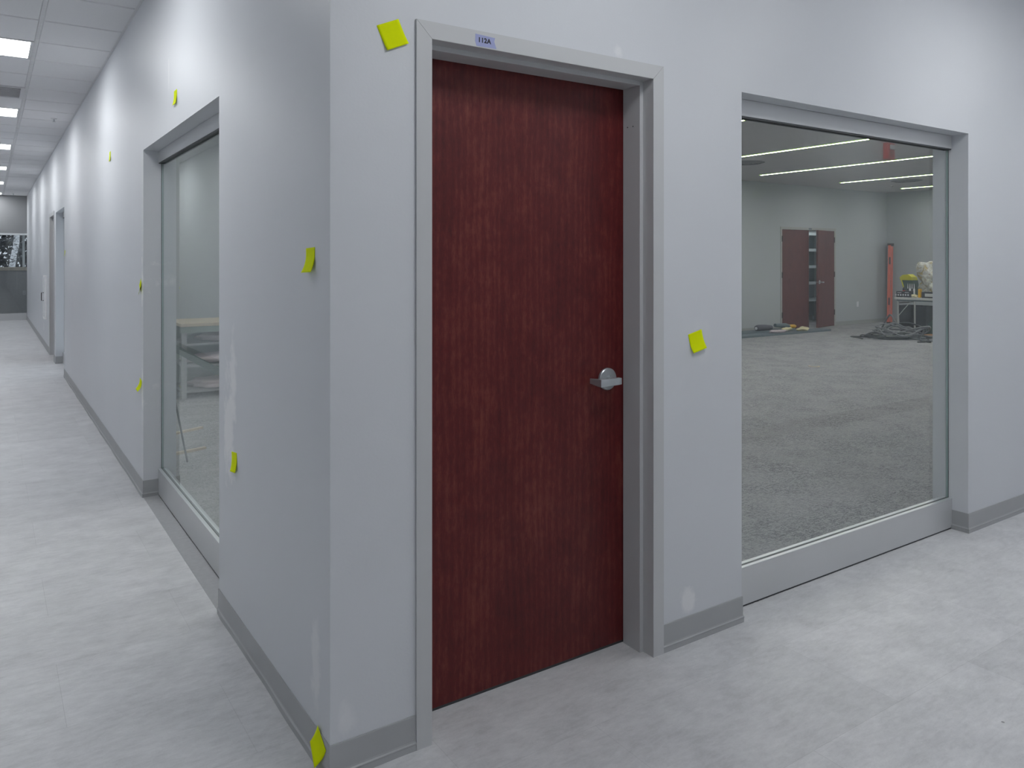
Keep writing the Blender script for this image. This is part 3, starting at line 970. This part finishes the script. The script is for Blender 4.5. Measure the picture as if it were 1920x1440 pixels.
for k in range(4):
    q = empty('caulk_tube', (14.56, 6.42 - k * .042, .735))
    tag(q, ('first', 'second', 'third', 'fourth')[k] + ' from the left of four white caulk tubes standing before the dark green tote', 'tube', 'white caulk tubes on the folding table')
    MB().lathe([(.018, 0), (.018, .16), (.014, .17)], (0, 0, 0), n=16).build('body', white_plastic if k % 2 else dark_plastic, q, True)
    MB().lathe([(.010, .17), (.004, .27)], (0, 0, 0), n=10).build('nozzle', white_plastic, q, True)
q = empty('tool_tote', (14.74, 6.42, .735)); tag(q, 'dark green tilted tote with lime rim standing on the table', 'tote')
b = MB(); b.rings([[(-.05, -.10, 0), (.12, -.10, 0), (.12, .11, 0), (-.05, .11, 0)], [(-.07, -.03, .34), (.14, -.03, .34), (.14, .20, .34), (-.07, .20, .34)]])
b.build('body', dark_green, q)
MB().tube([(-.075, .215, .40), (-.06, .12, .08)], .012, 8).build('side_rail', lime, q)
MB().prism([(-.04, .335), (.22, .335), (.23, .39), (.17, .44), (.06, .455), (-.02, .40)], -.08, .12, 'x').build('lid', lime, q)
def blob(name, c, rad, mat, lab, cat, seed, amp=.25, n=3):
    bm = bmesh.new(); bmesh.ops.create_icosphere(bm, subdivisions=n, radius=1)
    rn = random.Random(seed); ph = [[rn.uniform(0, 6) for _ in range(3)] for _ in range(5)]; fr = [rn.uniform(2, 7) for _ in range(5)]
    for v_ in bm.verts:
        p = v_.co.copy()
        d = sum(math.sin(fr[i] * p.x + ph[i][0]) * math.sin(fr[i] * p.y + ph[i][1]) * math.sin(fr[i] * p.z + ph[i][2]) for i in range(5))
        v_.co = p * (1 + amp * d * .5)
        v_.co.x *= rad[0]; v_.co.y *= rad[1]; v_.co.z *= rad[2]
        if v_.co.z < -rad[2] * .8: v_.co.z = -rad[2] * .8
    me = bpy.data.meshes.new(name); bm.to_mesh(me); bm.free(); me.materials.append(mat)
    for p in me.polygons: p.use_smooth = True
    o = bpy.data.objects.new(name, me); scn.collection.objects.link(o); o.location = (c[0], c[1], c[2] + rad[2] * .8)
    if lab: tag(o, lab, cat)
    return o
blob('plastic_bag', (14.80, 5.99, .735), (.20, .29, .37), bag_film, 'big crumpled translucent plastic bag on the table', 'bag', 5, .5, 4)
q = MB().box(-.03, .03, -.026, .026, 0, .17, bev=.008).build('spray_bottle', yellow, loc=(14.42, 6.10, .735)); tag(q, 'bright yellow bottle standing before the plastic bag', 'bottle')
q = empty('tool_case', (14.44, 5.76, .735)); tag(q, 'black and grey tool case in front of the plastic bag', 'case')
MB().box(-.10, .10, -.28, .27, 0, .12, bev=.01).build('body', dark_plastic, q)
MB().box(-.104, -.10, -.22, .20, .03, .09).build('front_panel', table_grey, q)
q = blob('cloth_rag', (14.38, 6.19, .735), (.06, .055, .035), cream_cloth, 'crumpled pale rag on the table edge beside the yellow bottle', 'rag', 9, .4)

# ------ cable tangle on the carpet
def cable(pts, r, mat, lab, jitter=0):
    P = []
    pts = [Vector(p) for p in pts]
    for i in range(len(pts) - 1):
        p0 = pts[max(i - 1, 0)]; p1 = pts[i]; p2 = pts[i + 1]; p3 = pts[min(i + 2, len(pts) - 1)]
        for k in range(6):
            t = k / 6
            P.append(.5 * ((2 * p1) + (-p0 + p2) * t + (2 * p0 - 5 * p1 + 4 * p2 - p3) * t * t + (-p0 + 3 * p1 - 3 * p2 + p3) * t ** 3))
    P.append(pts[-1])
    for p in P: p.z = max(p.z, r)
    o = MB().tube(P, r, 8).build('power_cable', mat)
    for f in o.data.polygons: f.use_smooth = True
    return tag(o, lab, 'cable', 'cables heaped on the carpet')
rn = random.Random(11)
def loops(c, R0, n, squash, seed, z=.25):
    rn = random.Random(seed); out = []; a = rn.uniform(0, 6)
    for k in range(n * 10):
        a += 2 * math.pi / 10
        rr = R0 * rn.uniform(.7, 1.2)
        out.append((c[0] + rr * math.cos(a) + .02 * math.sin(k), c[1] + rr * squash * math.sin(a), .015 + z * (.5 + .5 * math.sin(a * .5 + seed)) * rn.uniform(.2, 1)))
    return out
cable(loops((13.45, 6.02), .42, 5, .9, 1) + [(13.3, 5.3, .02), (13.5, 4.8, .02), (13.4, 4.3, .02)], .014, cord_grey, 'grey power cable coiled in the thick of the heap')
cable(loops((13.75, 6.0), .36, 4, 1.1, 2) + [(13.9, 5.4, .1), (13.8, 5.0, .03), (13.6, 4.4, .02)], .015, cord_grey, 'grey power cable coiled right of the heap')
cable(loops((13.25, 6.2), .38, 3, .8, 5, .1) + [(12.9, 6.6, .02), (12.7, 6.3, .02), (12.62, 6.2, .02)], .010, cord_dark, 'thin dark cable trailing off the heap to the left')
cable([(15.3, 7.4, .02), (15.0, 7.05, .32), (14.6, 6.7, .20), (14.2, 6.3, .12), (13.9, 5.9, .05), (13.7, 5.4, .05), (13.6, 4.8, .02), (13.4, 4.2, .02)], .018, cord_grey, 'thick grey cable running from the corner past the table leg')
cable([(15.3, 7.3, .02), (14.7, 6.75, .16), (14.2, 6.2, .24), (13.8, 5.7, .18), (13.3, 5.5, .02), (13.1, 5.2, .02)], .016, cord_dark, 'thick dark cable crossing the heap')
cable(loops((13.5, 6.1), .5, 3, .7, 8, .06), .011, cord_dark, 'dark cable lying flat under the heap')
q = MB().tube([(12.95, 5.35, .014), (13.1, 5.3, .014), (13.25, 5.32, .03)], [.012, .016, .02], 8).build('cable_plug', cord_dark)
tag(q, 'dark cable plug on the carpet in front of the heap', 'plug')

# ------ flat stock, bag and gloves by the far wall
q = MB().box(9.6, 13.78, 7.62, 7.92, .0, .035, bev=.003).build('trim_board', blue_grey); tag(q, 'long flat grey board lying on the carpet along the far wall', 'board')
q = MB().box(9.4, 13.2, 7.96, 8.28, .0, .05, bev=.003).build('trim_board', blue_grey); tag(q, 'second grey board behind it, against the far wall base', 'board')
q = empty('tool_roll', (12.22, 8.08, .05)); tag(q, 'dark canvas tool roll lying on the boards, left end', 'bag')
MB().tube([(-.25, .0, .06), (-.2, 0, .065), (.05, .02, .06), (.25, .03, .05)], [.05, .062, .058, .045], 12).build('body', canvas_dark, q, True)
MB().lathe([(.03, -.258), (.03, -.25)], (0, 0, .06), 'x', 16).build('end_patch', white_plastic, q)
blob('work_cloth', (12.25, 7.78, .035), (.25, .10, .03), pink_cloth, 'flat grey cloth spread on the front board', 'cloth', 4, .3)
blob('paper_bag', (12.64, 7.86, .05), (.14, .06, .035), cream_cloth, 'flattened cream paper bag on the boards beside the tool roll', 'bag', 12, .3)
blob('paper_bag', (13.00, 7.74, .035), (.17, .07, .045), cream_cloth, 'crumpled cream paper bag on the front board, nearest the double door', 'bag', 14, .35)
q = empty('tool_sleeve', (12.88, 8.10, .05)); tag(q, 'blue-grey rolled sleeve of tools with yellow end on the boards', 'tool')
MB().tube([(-.30, 0, .09), (.05, 0, .065), (.15, 0, .05)], [.035, .055, .04], 12).build('body', blue_grey, q, True)
MB().tube([(.15, 0, .05), (.33, 0, .04), (.38, 0, .04)], [.035, .04, .02], 12).build('tip', yellow, q, True)
# pale round floor box cover
q = empty('floor_box', (8.69, 4.49, 0)); tag(q, 'small round pale floor box cover in the middle of the carpet', 'floor box')
MB().lathe([(.075, 0), (.075, .005), (.07, .007)], (0, 0, 0), n=32).build('cover', wood_pale, q)
MB().lathe([(.056, .007), (.056, .0075)], (0, 0, 0), n=32).build('inset', cord_grey, q)

# ------ things seen through the hallway window
bench_grey = plain('bench_grey', (0.34, 0.36, 0.36), .6)
bench_green = plain('bench_green', (0.24, 0.30, 0.26), .6)
sh = empty('work_table', (1.30, 7.0, 0)); tag(sh, 'pale-topped work table with loaded shelves seen through the left window', 'table')
MB().box(-.42, .9, -.38, .38, .765, .80, bev=.003).build('tabletop', wood_pale, sh)
for (x, y) in ((-.38, -.34), (.82, -.34), (-.38, .34), (.82, .34)):
    MB().box(x - .025, x + .025, y - .025, y + .025, 0, .765).build('leg', bench_grey, sh)
for z in (.06, .33, .56):
    MB().box(-.38, .86, -.34, .34, z, z + .02).build('shelf', bench_grey, sh)
MB().box(-.40, .88, .345, .36, .05, .765).build('back_panel', bench_green, sh)
MB().box(-.42, .9, -.37, -.36, .70, .765).build('apron', bench_green, sh)
for i, (x, z, w_, lab) in enumerate(((.10, .58, .3, 'folded pale dust sheet on the top shelf of the work table'), (.02, .35, .36, 'folded pale dust sheet on the middle shelf of the work table'),
                                 (.05, .08, .34, 'folded pale dust sheet on the lowest shelf of the work table'))):
    blob('dust_sheet', (1.30 + x, 6.92, z), (w_, .26, .055), pink_cloth, lab, 'cloth', 20 + i, .25)
ba, bb_ = Vector((1.62, 6.42, .035)), Vector((.215, 6.08, .93))
dv = (bb_ - ba).normalized(); sv = dv.cross(Vector((0, 1, 0))).normalized() * .035; ov = Vector((0, .02, 0))
q = MB().rings([[p - sv, p + sv, p + sv + ov, p - sv + ov] for p in (ba, bb_)]).build('leaning_board', dark_green)
tag(q, 'dark green board slanting from the carpet to the wall behind the left window', 'board')
pl = MB().tube([(.40, 3.88, 0.007), (.20, 4.12, 1.30)], .007, 8).build('thin_rod', dark_plastic); tag(pl, 'thin dark rod leaning inside the room by the left window jamb', 'rod')
for (x0, y0, x1, y1, lab) in ((.28, 4.78, .76, 5.03, 'short pale trim offcut on the carpet, farther of two behind the left window'), (.22, 4.12, .61, 4.24, 'short pale trim offcut on the carpet, nearer of two behind the left window')):
    d = Vector((x1 - x0, y1 - y0)); n = Vector((-d.y, d.x)).normalized() * .03
    q = MB().prism([(x0, y0), (x1, y1), (x1 + n.x, y1 + n.y), (x0 + n.x, y0 + n.y)], 0, .018).build('trim_offcut', wood_pale)
    tag(q, lab, 'trim offcut')
